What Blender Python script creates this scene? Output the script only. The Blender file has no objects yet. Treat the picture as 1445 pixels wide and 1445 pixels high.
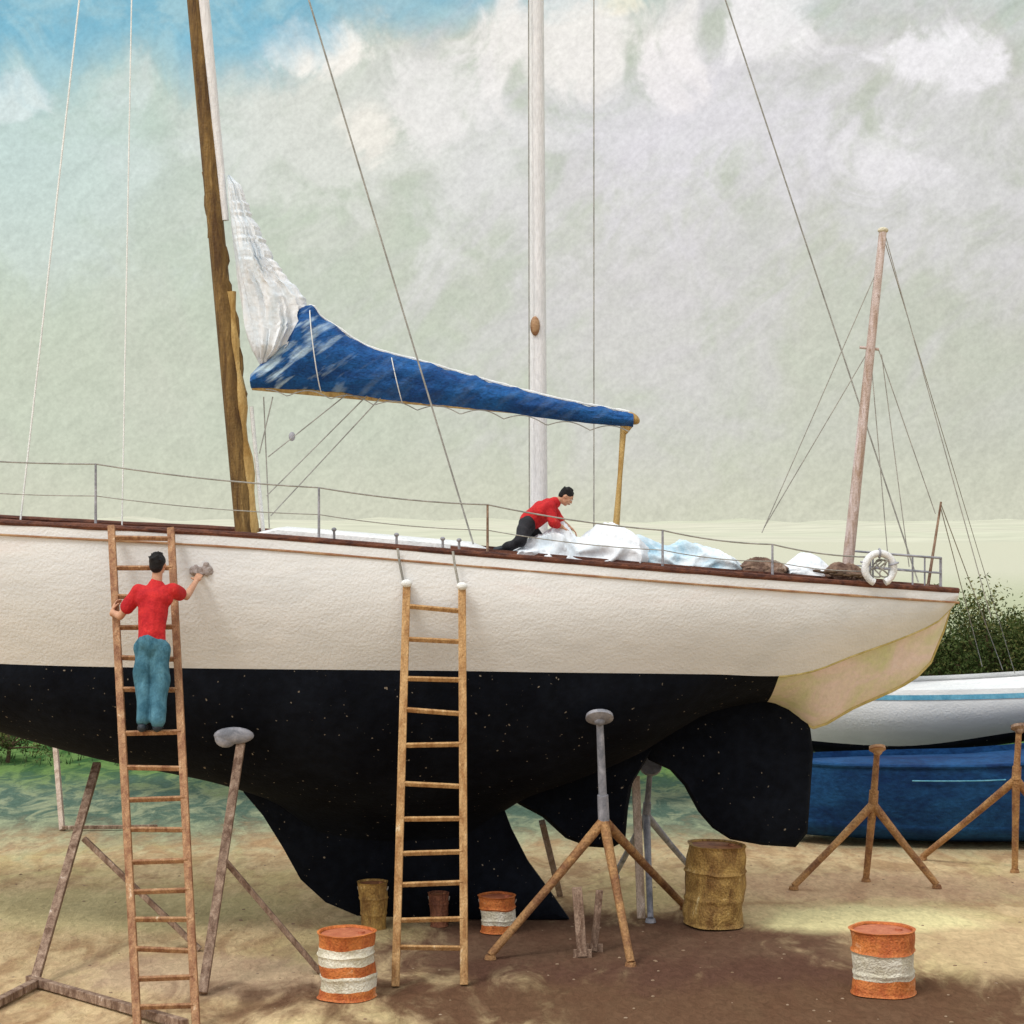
import bpy, bmesh, math, random
import numpy as np
from mathutils import Vector, Matrix, noise
random.seed(7)
F=2610.0; EYE=4.3; HZ=735.0
def at(px,py,Y): return Vector(((px-722.5)/F*Y, Y, EYE-(py-HZ)/F*Y))
def gd(px,py):
    Y=F*EYE/(py-HZ); return Vector(((px-722.5)/F*Y,Y,0.0))
scene=bpy.context.scene; COL=scene.collection
scene.view_settings.view_transform='Standard'; scene.view_settings.look='None'
scene.view_settings.exposure=0
# ---------------------------------------------------------------- materials
def mat(name,c1,c2=None,rough=.6,scale=2.0,stretch=(1,1,1),bump=.25,bscale=45,specks=None,spthr=.74,c3=None,dist=.6,metal=0,var=.12,streak=None,spec=.3):
    m=bpy.data.materials.new(name); m.use_nodes=True; nt=m.node_tree; N=nt.nodes; L=nt.links
    bs=N['Principled BSDF']; bs.inputs['Roughness'].default_value=rough; bs.inputs['Metallic'].default_value=metal
    bs.inputs['Specular IOR Level'].default_value=spec
    c2=c2 or c1
    tc=N.new('ShaderNodeTexCoord'); mp=N.new('ShaderNodeMapping'); mp.inputs['Scale'].default_value=stretch
    L.new(tc.outputs['Object'],mp.inputs[0])
    n1=N.new('ShaderNodeTexNoise'); n1.inputs['Scale'].default_value=scale; n1.inputs['Detail'].default_value=4; n1.inputs['Roughness'].default_value=.62
    n1.inputs['Distortion'].default_value=dist; L.new(mp.outputs[0],n1.inputs['Vector'])
    r=N.new('ShaderNodeValToRGB'); r.color_ramp.elements[0].position=.36; r.color_ramp.elements[1].position=.64
    r.color_ramp.elements[0].color=(*c1,1); r.color_ramp.elements[1].color=(*c2,1)
    if c3:
        e=r.color_ramp.elements.new(.74); e.color=(*c3,1)
    L.new(n1.outputs['Fac'],r.inputs[0]); col=r.outputs[0]
    n2=N.new('ShaderNodeTexNoise'); n2.inputs['Scale'].default_value=scale*9; n2.inputs['Detail'].default_value=3
    L.new(mp.outputs[0],n2.inputs['Vector'])
    mr=N.new('ShaderNodeMapRange'); mr.inputs[1].default_value=.3; mr.inputs[2].default_value=.7; mr.inputs[3].default_value=1-var; mr.inputs[4].default_value=1+var
    L.new(n2.outputs['Fac'],mr.inputs[0])
    mx=N.new('ShaderNodeVectorMath'); mx.operation='SCALE'; L.new(col,mx.inputs[0]); L.new(mr.outputs[0],mx.inputs['Scale']); col=mx.outputs[0]
    if specks:
        n4=N.new('ShaderNodeTexNoise'); n4.inputs['Scale'].default_value=24; n4.inputs['Detail'].default_value=1; L.new(tc.outputs['Object'],n4.inputs['Vector'])
        m4=N.new('ShaderNodeMapRange'); m4.inputs[1].default_value=spthr; m4.inputs[2].default_value=spthr+.03; L.new(n4.outputs['Fac'],m4.inputs[0])
        mm=N.new('ShaderNodeMix'); mm.data_type='RGBA'; L.new(m4.outputs[0],mm.inputs[0]); L.new(col,mm.inputs[6]); mm.inputs[7].default_value=(*specks,1); col=mm.outputs[2]
    if streak:
        c_,x0,x1,smax=streak
        mp1=N.new('ShaderNodeMapping'); mp1.inputs['Rotation'].default_value=(0,math.radians(36),0); L.new(tc.outputs['Object'],mp1.inputs[0])
        mp2=N.new('ShaderNodeMapping'); mp2.inputs['Scale'].default_value=(1.6,1.5,8); L.new(mp1.outputs[0],mp2.inputs[0])
        ns=N.new('ShaderNodeTexNoise'); ns.inputs['Scale'].default_value=1.5; ns.inputs['Detail'].default_value=3; L.new(mp2.outputs[0],ns.inputs['Vector'])
        a=N.new('ShaderNodeMapRange'); a.inputs[1].default_value=.50; a.inputs[2].default_value=.68; L.new(ns.outputs['Fac'],a.inputs[0])
        sx=N.new('ShaderNodeSeparateXYZ'); L.new(tc.outputs['Object'],sx.inputs[0]); q=N.new('ShaderNodeMapRange'); q.interpolation_type='SMOOTHSTEP'; L.new(sx.outputs[0],q.inputs[0]); q.inputs[1].default_value=x0;q.inputs[2].default_value=x1;q.inputs[3].default_value=smax;q.inputs[4].default_value=.05
        mu=N.new('ShaderNodeMath'); mu.operation='MULTIPLY'; L.new(a.outputs[0],mu.inputs[0]); L.new(q.outputs[0],mu.inputs[1])
        mm=N.new('ShaderNodeMix'); mm.data_type='RGBA'; L.new(mu.outputs[0],mm.inputs[0]); L.new(col,mm.inputs[6]); mm.inputs[7].default_value=(*c_,1); col=mm.outputs[2]
    L.new(col,bs.inputs['Base Color'])
    if bump:
        n3=N.new('ShaderNodeTexNoise'); n3.inputs['Scale'].default_value=bscale; n3.inputs['Detail'].default_value=2
        L.new(tc.outputs['Object'],n3.inputs['Vector'])
        ad=N.new('ShaderNodeMath'); ad.operation='MULTIPLY_ADD'; ad.inputs[1].default_value=.7; L.new(n2.outputs['Fac'],ad.inputs[0]); L.new(n3.outputs['Fac'],ad.inputs[2])
        b=N.new('ShaderNodeBump'); b.inputs['Strength'].default_value=bump; b.inputs['Distance'].default_value=.02
        L.new(ad.outputs[0],b.inputs['Height']); L.new(b.outputs[0],bs.inputs['Normal'])
    return m
M={}
M['hull']=mat('white_topside_paint',(.69,.705,.70),(.82,.82,.81),.65,.6,(.5,1,1.6),.38,34,c3=(.81,.75,.725),var=.04)
M['counter']=mat('pinkish_counter_paint',(.66,.68,.42),(.83,.70,.67),.65,1.9,(1,1,1),.3,30,c3=(.84,.80,.76),var=.06)
M['black']=mat('black_antifouling',(.002,.003,.006),(.006,.008,.013),.9,1.2,(1,1,1),.35,30,specks=(.26,.22,.17),spthr=.75,var=.3,spec=.12)
M['rail']=mat('varnished_brown_rail',(.055,.016,.010),(.17,.06,.03),.55,5,(1,4,4),.4,var=.3)
M['strake']=mat('tan_strake',(.30,.14,.07),(.48,.30,.16),.5,4,(1,4,4),.3)
M['ochreline']=mat('ochre_edge_paint',(.42,.34,.10),(.60,.50,.22),.5,4,(1,1,1),.3)
M['deck']=mat('teak_deck',(.10,.045,.028),(.19,.10,.06),.6,4,(.5,6,1),.3)
M['cabin']=mat('white_cabin_paint',(.74,.76,.76),(.86,.86,.84),.5,3)
M['mast']=mat('brown_mast_wood',(.09,.045,.014),(.25,.15,.045),.55,2.5,(5,5,.7),.4,c3=(.48,.32,.13),var=.25)
M['ochre']=mat('ochre_varnish',(.38,.22,.06),(.66,.46,.18),.5,3,(4,4,.8),.4,c3=(.74,.62,.34))
M['wmast']=mat('white_mast_paint',(.80,.81,.83),(.90,.90,.92),.5,2,(3,3,.5),.3,c3=(.78,.79,.87))
M['tanmast']=mat('faded_mast_wood',(.40,.28,.21),(.70,.60,.58),.6,3,(4,4,.8),.4,c3=(.26,.15,.09))
M['sail']=mat('white_sailcloth',(.72,.80,.86),(.89,.91,.93),.8,3.2,(1.4,1.4,.45),.5,16,c3=(.93,.94,.94),var=.04)
M['sailblue']=mat('pale_blue_sailcloth',(.40,.60,.72),(.82,.87,.90),.8,3.2,(1,1,1),.45,18,var=.05)
M['browncloth']=mat('brown_canvas_cloth',(.10,.055,.04),(.26,.17,.12),.85,7,(1,1,1),.7,18,c3=(.62,.56,.50),var=.25)
M['blue']=mat('blue_canvas',(.004,.045,.175),(.009,.095,.30),.75,3.0,(1,1,2),.6,22,var=.3,streak=((.56,.72,.80),-1.75,-.3,1.0))
M['rope']=mat('pale_rope',(.74,.76,.74),(.86,.87,.85),.8,8)
M['wire']=mat('grey_rigging_wire',(.25,.245,.22),(.42,.41,.37),.6,6)
M['steel']=mat('grey_galvanised_steel',(.18,.19,.22),(.40,.40,.44),.6,6)
M['wood']=mat('ladder_wood',(.34,.17,.06),(.58,.36,.16),.6,4,(3,3,1),.5,c3=(.74,.60,.40),var=.22)
M['woodred']=mat('rust_brown_ladder_wood',(.24,.105,.05),(.46,.26,.13),.6,5,(3,3,1),.5,c3=(.66,.50,.34),var=.28)
M['rust']=mat('rusty_steel',(.24,.11,.05),(.48,.27,.11),.7,5,(1,1,1),.6,c3=(.66,.46,.24),var=.25)
M['timber']=mat('weathered_timber',(.15,.085,.055),(.40,.28,.20),.7,5,(3,3,1),.5,c3=(.66,.58,.50),var=.3)
M['paletimber']=mat('pale_timber',(.36,.26,.19),(.58,.47,.38),.7,4,(3,3,1),.5,c3=(.68,.60,.54),var=.25)
M['orange']=mat('orange_drum_paint',(.44,.11,.03),(.68,.23,.06),.6,6,(1,1,1),.6,c3=(.82,.50,.30),var=.25)
M['drumwhite']=mat('dirty_white_paint',(.60,.55,.40),(.83,.79,.66),.6,5,(1,1,1),.6,var=.16)
M['drumrust']=mat('ochre_rusty_drum',(.20,.10,.028),(.48,.30,.09),.65,7,(1,1,.6),.7,c3=(.78,.64,.35),var=.3)
M['pailrust']=mat('dark_reddish_pail',(.14,.05,.03),(.30,.12,.06),.65,7,(1,1,.6),.7,var=.3)
M['drumlid']=mat('rusted_drum_lid',(.26,.10,.05),(.44,.20,.09),.65,6)
M['redlid']=mat('orange_red_lid',(.38,.10,.05),(.56,.20,.10),.65,6)
M['red']=mat('red_cotton',(.42,.012,.018),(.64,.03,.03),.85,6,(1,1,1),.4,25,c3=(.74,.12,.09))
M['teal']=mat('teal_denim',(.03,.11,.16),(.085,.22,.29),.85,5,(2,2,1),.4,25,c3=(.14,.30,.38))
M['darkpants']=mat('black_trousers',(.008,.009,.012),(.03,.03,.035),.8,6)
M['skin']=mat('skin',(.50,.25,.15),(.60,.34,.22),.55,5,bump=.08)
M['hair']=mat('black_hair',(.004,.004,.005),(.014,.012,.012),.6,12,(1,1,4),.8)
M['shoe']=mat('dark_shoe_leather',(.015,.02,.03),(.03,.04,.05),.5,6)
M['eye']=mat('eye_white',(.7,.7,.68),None,.3,bump=0)
M['lip']=mat('lip_skin',(.36,.12,.09),None,.5,bump=0)
M['leafd']=mat('dark_leaf',(.045,.068,.022),(.09,.115,.036),.9,.7,bump=0,var=.2,spec=.03)
M['leafl']=mat('light_leaf',(.11,.12,.04),(.20,.18,.07),.9,.7,bump=0,var=.2,spec=.03)
M['bark']=mat('brown_bark',(.06,.035,.02),(.14,.09,.05),.8,6)
M['grass']=mat('grass_blade',(.06,.12,.04),(.15,.20,.08),.9,.8,bump=0,var=.3)
M['boatblue']=mat('blue_hull_paint',(.005,.028,.10),(.012,.07,.19),.7,1.5,(1,1,2),.4,25,var=.25,spec=.15)
M['stripe']=mat('sky_blue_stripe',(.07,.28,.42),(.16,.42,.55),.5,3)
M['stone']=mat('pebble_stone',(.24,.155,.09),(.38,.28,.19),.8,5)
M['sponge']=mat('grey_brown_sponge',(.30,.24,.22),(.50,.45,.43),.9,12,bump=.8)
M['plastic']=mat('ring_white',(.68,.71,.72),(.84,.84,.84),.5,9,var=.2)

# ---------------------------------------------------------------- mesh builder
class B:
    def __init__(s): s.v=[]; s.f=[]; s.m=[]
    def add(s,vs,fs,m=0):
        o=len(s.v); s.v+= [Vector(v) for v in vs]
        for f in fs: s.f.append([i+o for i in f]); s.m.append(m)
    def tube(s,pts,r,n=10,m=0,ex=1.0,phase=0.0,ref=None):
        pts=[Vector(p) for p in pts]; k=len(pts)
        if not hasattr(r,'__len__'): r=[r]*k
        vs=[];fs=[]; up=None
        for i,p in enumerate(pts):
            d=(pts[min(i+1,k-1)]-pts[max(i-1,0)]).normalized()
            if up is None:
                a=Vector(ref) if ref else (Vector((0,1,0)) if abs(d.y)<.9 else Vector((0,0,1)))
            else: a=up
            sx=d.cross(a).normalized(); up=sx.cross(d).normalized()
            for j in range(n):
                t=phase+2*math.pi*j/n
                vs.append(p+sx*math.cos(t)*r[i]+up*math.sin(t)*r[i]*ex)
        for i in range(k-1):
            for j in range(n):
                a=i*n+j;b=i*n+(j+1)%n; fs.append([a,b,b+n,a+n])
        fs.append(list(range(n))[::-1]); fs.append([(k-1)*n+j for j in range(n)])
        s.add(vs,fs,m)
    def beam(s,p0,p1,w,h,m=0,ref=None,w1=None,h1=None):
        p0=Vector(p0);p1=Vector(p1); d=(p1-p0).normalized()
        a=Vector(ref) if ref else (Vector((0,1,0)) if abs(d.y)<.85 else Vector((0,0,1)))
        sx=d.cross(a).normalized(); up=sx.cross(d).normalized(); vs=[]
        for p,ww,hh in((p0,w,h),(p1,w1 or w,h1 or h)):
            for a_,b_ in((-1,-1),(1,-1),(1,1),(-1,1)): vs.append(p+sx*a_*ww/2+up*b_*hh/2)
        s.add(vs,[[3,2,1,0],[4,5,6,7],[0,1,5,4],[1,2,6,5],[2,3,7,6],[3,0,4,7]],m)
    def ell(s,c,r,rot=None,m=0,nu=16,nv=10):
        c=Vector(c); 
        if not hasattr(r,'__len__'): r=(r,r,r)
        vs=[Vector((0,0,r[2]))]; fs=[]
        for i in range(1,nv):
            a=math.pi*i/nv
            for j in range(nu):
                t=2*math.pi*j/nu; vs.append(Vector((r[0]*math.sin(a)*math.cos(t),r[1]*math.sin(a)*math.sin(t),r[2]*math.cos(a))))
        vs.append(Vector((0,0,-r[2])))
        for j in range(nu): fs.append([0,1+j,1+(j+1)%nu])
        for i in range(nv-2):
            for j in range(nu):
                a=1+i*nu+j;b=1+i*nu+(j+1)%nu; fs.append([a,a+nu,b+nu,b])
        e=len(vs)-1;o=1+(nv-2)*nu
        for j in range(nu): fs.append([e,o+(j+1)%nu,o+j])
        if rot is not None: vs=[rot@v for v in vs]
        s.add([v+c for v in vs],fs,m)
    def cap(s,p0,p1,r0,r1,n=14):
        s.tube([p0,p1],[r0,r1],n); s.ell(p0,r0,None,0,n,8); s.ell(p1,r1,None,0,n,8)
    def lathe(s,c,prof,n=36,mfun=None,tilt=None,capb=True,capt=True):
        c=Vector(c);vs=[];k=len(prof)
        for (r,z) in prof:
            for j in range(n):
                t=2*math.pi*j/n; v=Vector((r*math.cos(t),r*math.sin(t),z))
                if tilt: v=tilt@v
                vs.append(c+v)
        o=len(s.v); s.v+=vs
        for i in range(k-1):
            mi=mfun((prof[i][1]+prof[i+1][1])/2) if mfun else 0
            for j in range(n):
                a=o+i*n+j;b=o+i*n+(j+1)%n; s.f.append([a,b,b+n,a+n]); s.m.append(mi)
        if capb: s.f.append([o+j for j in range(n)][::-1]); s.m.append(mfun(prof[0][1]) if mfun else 0)
        if capt: s.f.append([o+(k-1)*n+j for j in range(n)]); s.m.append(mfun(prof[-1][1]) if mfun else 0)
    def grid(s,rows,m=0,closed=False):
        vs=[p for r in rows for p in r]; n=len(rows[0]);fs=[]
        for i in range(len(rows)-1):
            for j in range(n if closed else n-1):
                a=i*n+j;b=i*n+(j+1)%n; fs.append([a,b,b+n,a+n])
        s.add(vs,fs,m)
    def prism(s,pts,t,m=0,edge=.35,inset=.0):
        k=len(pts); c=sum(pts,Vector())/k
        ins=[p+(c-p)*inset for p in pts]
        vs=[p+Vector((0,-t*edge,0)) for p in pts]+[p+Vector((0,t*edge,0)) for p in pts]
        vs+=[p+Vector((0,-t,0)) for p in ins]+[p+Vector((0,t,0)) for p in ins]
        fs=[]
        for i in range(k):
            j=(i+1)%k
            fs.append([i,j,k+j,k+i]); fs.append([i,2*k+i,2*k+j,j]); fs.append([k+i,k+j,3*k+j,3*k+i])
        fs.append([2*k+i for i in range(k)]); fs.append([3*k+i for i in range(k)][::-1])
        s.add(vs,fs,m)
BASE={}
def mk(name,b,mats,base,parent=None,smooth=True,ang=38,bevel=0,post=None):
    me=bpy.data.meshes.new(name); bb=Vector(base)
    me.from_pydata([v-bb for v in b.v],[],b.f)
    for mm in mats: me.materials.append(M[mm])
    me.polygons.foreach_set('material_index',b.m)
    bm=bmesh.new(); bm.from_mesh(me); bmesh.ops.recalc_face_normals(bm,faces=bm.faces); bm.to_mesh(me); bm.free()
    o=bpy.data.objects.new(name,me); COL.objects.link(o)
    if post: post(o)
    if smooth:
        o.data.shade_smooth(); o.data.set_sharp_from_angle(angle=math.radians(ang))
    if bevel:
        md=o.modifiers.new('bevel','BEVEL'); md.width=bevel; md.segments=2; md.limit_method='ANGLE'
    BASE[o.name]=bb
    if parent: o.parent=parent
    else: o.location=bb
    return o
def thing(name,label,cat,base,group=None):
    e=bpy.data.objects.new(name,None); e.empty_display_size=.2; COL.objects.link(e); e.location=base
    e['label']=label; e['category']=cat
    if group: e['group']=group
    BASE[e.name]=Vector(base); return e
def part(par,name,b,mats,**k): return mk(name,b,mats if isinstance(mats,(list,tuple)) else [mats],BASE[par.name],par,**k)
def remesh(vox,sm=3,nz=0,nsc=8,seed=0):
    def f(o):
        md=o.modifiers.new('r','REMESH'); md.mode='VOXEL'; md.voxel_size=vox
        s=o.modifiers.new('s','SMOOTH'); s.factor=.5; s.iterations=sm
        dg=bpy.context.evaluated_depsgraph_get(); ev=o.evaluated_get(dg); me=bpy.data.meshes.new_from_object(ev)
        o.modifiers.clear(); mats=list(o.data.materials); o.data=me
        if not len(me.materials):
            for q in mats: me.materials.append(q)
        if nz:
            ns=[v.normal.copy() for v in me.vertices]
            for v,n in zip(me.vertices,ns):
                q=Vector((v.co.x*nsc,v.co.y*nsc,v.co.z*nsc*.6))+Vector((seed,seed,0))
                v.co+=n*nz*noise.noise(q)
    return f
def herm(xs,ys):
    xs=np.array(xs,float);ys=np.array(ys,float);d=np.diff(ys)/np.diff(xs);m=np.zeros(len(xs));m[0]=d[0];m[-1]=d[-1]
    for i in range(1,len(xs)-1): m[i]=0 if d[i-1]*d[i]<=0 else 2*d[i-1]*d[i]/(d[i-1]+d[i])
    def f(x):
        x=min(max(x,xs[0]),xs[-1]); i=min(int(np.searchsorted(xs,x,side='right'))-1,len(xs)-2); h=xs[i+1]-xs[i];t=(x-xs[i])/h
        return float((2*t**3-3*t*t+1)*ys[i]+(t**3-2*t*t+t)*h*m[i]+(-2*t**3+3*t*t)*ys[i+1]+(t**3-t*t)*h*m[i+1])
    return f
# ---------------------------------------------------------------- camera / light / world
cam=bpy.data.cameras.new('camera'); co=bpy.data.objects.new('camera',cam); COL.objects.link(co); scene.camera=co
co.location=(0,0,EYE); co.rotation_euler=(math.pi/2,0,0); cam.sensor_width=36; cam.lens=F/1445*36; cam.shift_y=(HZ-722.5)/1445; cam.clip_end=6000
sd=Vector((-.50,-.46,1.0)).normalized()
sl=bpy.data.lights.new('sun','SUN'); so=bpy.data.objects.new('sun',sl); COL.objects.link(so); sl.energy=1.4; sl.angle=math.radians(14); sl.color=(1,.97,.915)
so.rotation_euler=sd.to_track_quat('Z','Y').to_euler()
w=bpy.data.worlds.new('World'); scene.world=w; w.use_nodes=True; nt=w.node_tree; N=nt.nodes; L=nt.links
for n in list(N): N.remove(n)
def nd(t,**k):
    n=N.new(t)
    for a,b in k.items(): setattr(n,a,b)
    return n
def MA(op,a,b=None,c=None):
    n=nd('ShaderNodeMath',operation=op)
    for i,x in enumerate((a,b,c)):
        if x is None: continue
        if isinstance(x,(int,float)): n.inputs[i].default_value=x
        else: L.new(x,n.inputs[i])
    return n.outputs[0]
def SS(x,lo,hi):
    n=nd('ShaderNodeMapRange',interpolation_type='SMOOTHSTEP'); L.new(x,n.inputs[0]); n.inputs[1].default_value=lo; n.inputs[2].default_value=hi; return n.outputs[0]
def MIX(f,a,b):
    n=nd('ShaderNodeMix',data_type='RGBA'); L.new(f,n.inputs[0])
    for i,x in((6,a),(7,b)):
        if isinstance(x,tuple): n.inputs[i].default_value=(*x,1)
        else: L.new(x,n.inputs[i])
    return n.outputs[2]
tc=nd('ShaderNodeTexCoord'); sp=nd('ShaderNodeSeparateXYZ'); L.new(tc.outputs['Generated'],sp.inputs[0])
az=MA('ARCTAN2',sp.outputs[0],sp.outputs[1]); el=MA('ARCSINE',sp.outputs[2])
def NZ(sc,det=6,dist=.5,rough=.6,stretch=(1,1,1),rot=0):
    mr_=nd('ShaderNodeMapping'); mr_.inputs['Rotation'].default_value=(0,rot,0); L.new(tc.outputs['Generated'],mr_.inputs[0])
    mp=nd('ShaderNodeMapping'); mp.inputs['Scale'].default_value=stretch; L.new(mr_.outputs[0],mp.inputs[0])
    n=nd('ShaderNodeTexNoise'); n.inputs['Scale'].default_value=sc; n.inputs['Detail'].default_value=det; n.inputs['Distortion'].default_value=dist; n.inputs['Roughness'].default_value=rough
    L.new(mp.outputs[0],n.inputs['Vector']); return n.outputs['Fac']
n1=NZ(9,5,.8); n2=NZ(26,5,.8); n3=NZ(60,4,.8,.65,(1.0,1,2.6),math.radians(40)); n4=NZ(430,2,0); n5=NZ(10,4,.6,.6,(.8,1,2.6),math.radians(42))
c1=MA('SUBTRACT',n1,.5); c2=MA('SUBTRACT',n2,.5)
pert=MA('ADD',MA('MULTIPLY',c1,.08),MA('MULTIPLY',c2,.05))
col=MIX(SS(az,-.28,.28),(.565,.64,.525),(.535,.55,.485))
col=MIX(MA('MULTIPLY',SS(n1,.42,.62),.45),col,(.64,.65,.58))
col=MIX(MA('MULTIPLY',SS(n2,.45,.65),.2),col,(.52,.60,.49))
col=MIX(MA('MULTIPLY',SS(el,.20,.03),.4),col,(.64,.655,.52))
veil=MA('MULTIPLY',SS(n5,.42,.60),MA('MULTIPLY',SS(el,.02,.14),SS(az,-.17,.02)))
col=MIX(MA('MULTIPLY',veil,.72),col,(.70,.675,.695))
def blob(px,py,rx,ry,hard=.5):
    a=(px-722)/F; e=(HZ-py)/F
    dx=MA('DIVIDE',MA('SUBTRACT',az,a),rx/F); dy=MA('DIVIDE',MA('SUBTRACT',el,e),ry/F)
    d=MA('SQRT',MA('ADD',MA('MULTIPLY',dx,dx),MA('MULTIPLY',dy,dy)))
    d=MA('ADD',d,MA('ADD',MA('MULTIPLY',c2,2.8),MA('MULTIPLY',c1,1.2)))
    n=nd('ShaderNodeMapRange',interpolation_type='SMOOTHSTEP'); L.new(d,n.inputs[0]); n.inputs[1].default_value=1.0+hard*.3; n.inputs[2].default_value=1-hard; return n.outputs[0]
for (px,py,rx,ry,c,st,hd) in [(900,430,230,320,(.69,.67,.67),.65,1),(980,190,310,170,(.77,.75,.79),.8,.8),(690,250,140,130,(.76,.76,.74),.75,.7),(420,200,210,150,(.74,.755,.70),.85,.6),(90,280,200,130,(.68,.74,.68),.65,.7),
      (1320,230,160,180,(.72,.71,.72),.75,.8),(820,60,170,100,(.90,.87,.83),.9,.5),(1085,60,95,60,(.90,.88,.88),.85,.45),(425,88,85,38,(.97,.93,.86),.92,.35),(1320,112,100,46,(.90,.88,.90),.88,.45),(880,20,48,28,(1.0,.92,.72),.8,.6),(515,195,55,42,(.92,.88,.80),.8,.5),(620,150,80,70,(.86,.84,.82),.7,.5),(20,170,70,28,(.88,.88,.84),.85,.4),(1240,230,80,60,(.84,.82,.84),.7,.6),(940,120,60,60,(.92,.88,.88),.7,.5)]:
    col=MIX(MA('MULTIPLY',blob(px,py,rx,ry,hd),st),col,c)
col=MIX(MA('MULTIPLY',SS(el,.055,-.005),.85),col,(.655,.66,.525))
d=MA('ADD',MA('ADD',MA('SUBTRACT',el,MA('MULTIPLY',az,.22)),-.271),MA('MULTIPLY',pert,1.0))
blue=SS(d,-.012,.026)
teal=MA('MULTIPLY',SS(MA('ADD',MA('ADD',el,MA('MULTIPLY',az,.12)),MA('MULTIPLY',pert,1.2)),.27,.33),.45)
col=MIX(teal,col,(.50,.66,.62))
lowb=MA('MULTIPLY',SS(az,-.10,-.28),MA('MULTIPLY',SS(el,.08,.22),.45))
col=MIX(lowb,col,(.47,.70,.74))
gr=MA('ADD',MA('MULTIPLY',MA('SUBTRACT',n3,.5),.32),MA('ADD',MA('MULTIPLY',MA('SUBTRACT',n4,.5),.32),1.0))
dt=nd('ShaderNodeVectorMath',operation='DOT_PRODUCT'); L.new(tc.outputs['Generated'],dt.inputs[0]); dt.inputs[1].default_value=sd
away=MA('MAXIMUM',SS(el,.33,.6),SS(MA('ABSOLUTE',az),.35,.8))
col=MIX(away,col,(.655,.66,.67))
zen=MA('ADD',1.0,MA('ADD',MA('MULTIPLY',SS(el,.36,1.1),.4),MA('MULTIPLY',SS(dt.outputs['Value'],.35,1.0),.9)))
sc=nd('ShaderNodeVectorMath',operation='SCALE'); L.new(col,sc.inputs[0]); L.new(MA('MULTIPLY',gr,zen),sc.inputs['Scale'])
sky=nd('ShaderNodeTexSky',sky_type='NISHITA'); sky.sun_disc=False; sky.sun_elevation=math.asin(sd.z); sky.sun_rotation=math.atan2(sd.x,sd.y)
bg1=nd('ShaderNodeBackground'); bg1.inputs[1].default_value=.1; L.new(sky.outputs[0],bg1.inputs[0])
bg2=nd('ShaderNodeBackground'); L.new(sc.outputs[0],bg2.inputs[0])
bg3=nd('ShaderNodeBackground'); b3=MIX(SS(n2,.42,.62),(.19,.52,.68),(.37,.65,.73)); L.new(b3,bg3.inputs[0]); L.new(gr,bg3.inputs[1])
mb=nd('ShaderNodeMixShader'); mb.inputs[0].default_value=.8; L.new(bg1.outputs[0],mb.inputs[1]); L.new(bg3.outputs[0],mb.inputs[2])
ms=nd('ShaderNodeMixShader'); L.new(MA('SUBTRACT',1,MA('MULTIPLY',MA('MULTIPLY',blue,.92),MA('SUBTRACT',1,away))),ms.inputs[0]); L.new(mb.outputs[0],ms.inputs[1]); L.new(bg2.outputs[0],ms.inputs[2])
wo=nd('ShaderNodeOutputWorld'); L.new(ms.outputs[0],wo.inputs[0])

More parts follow.
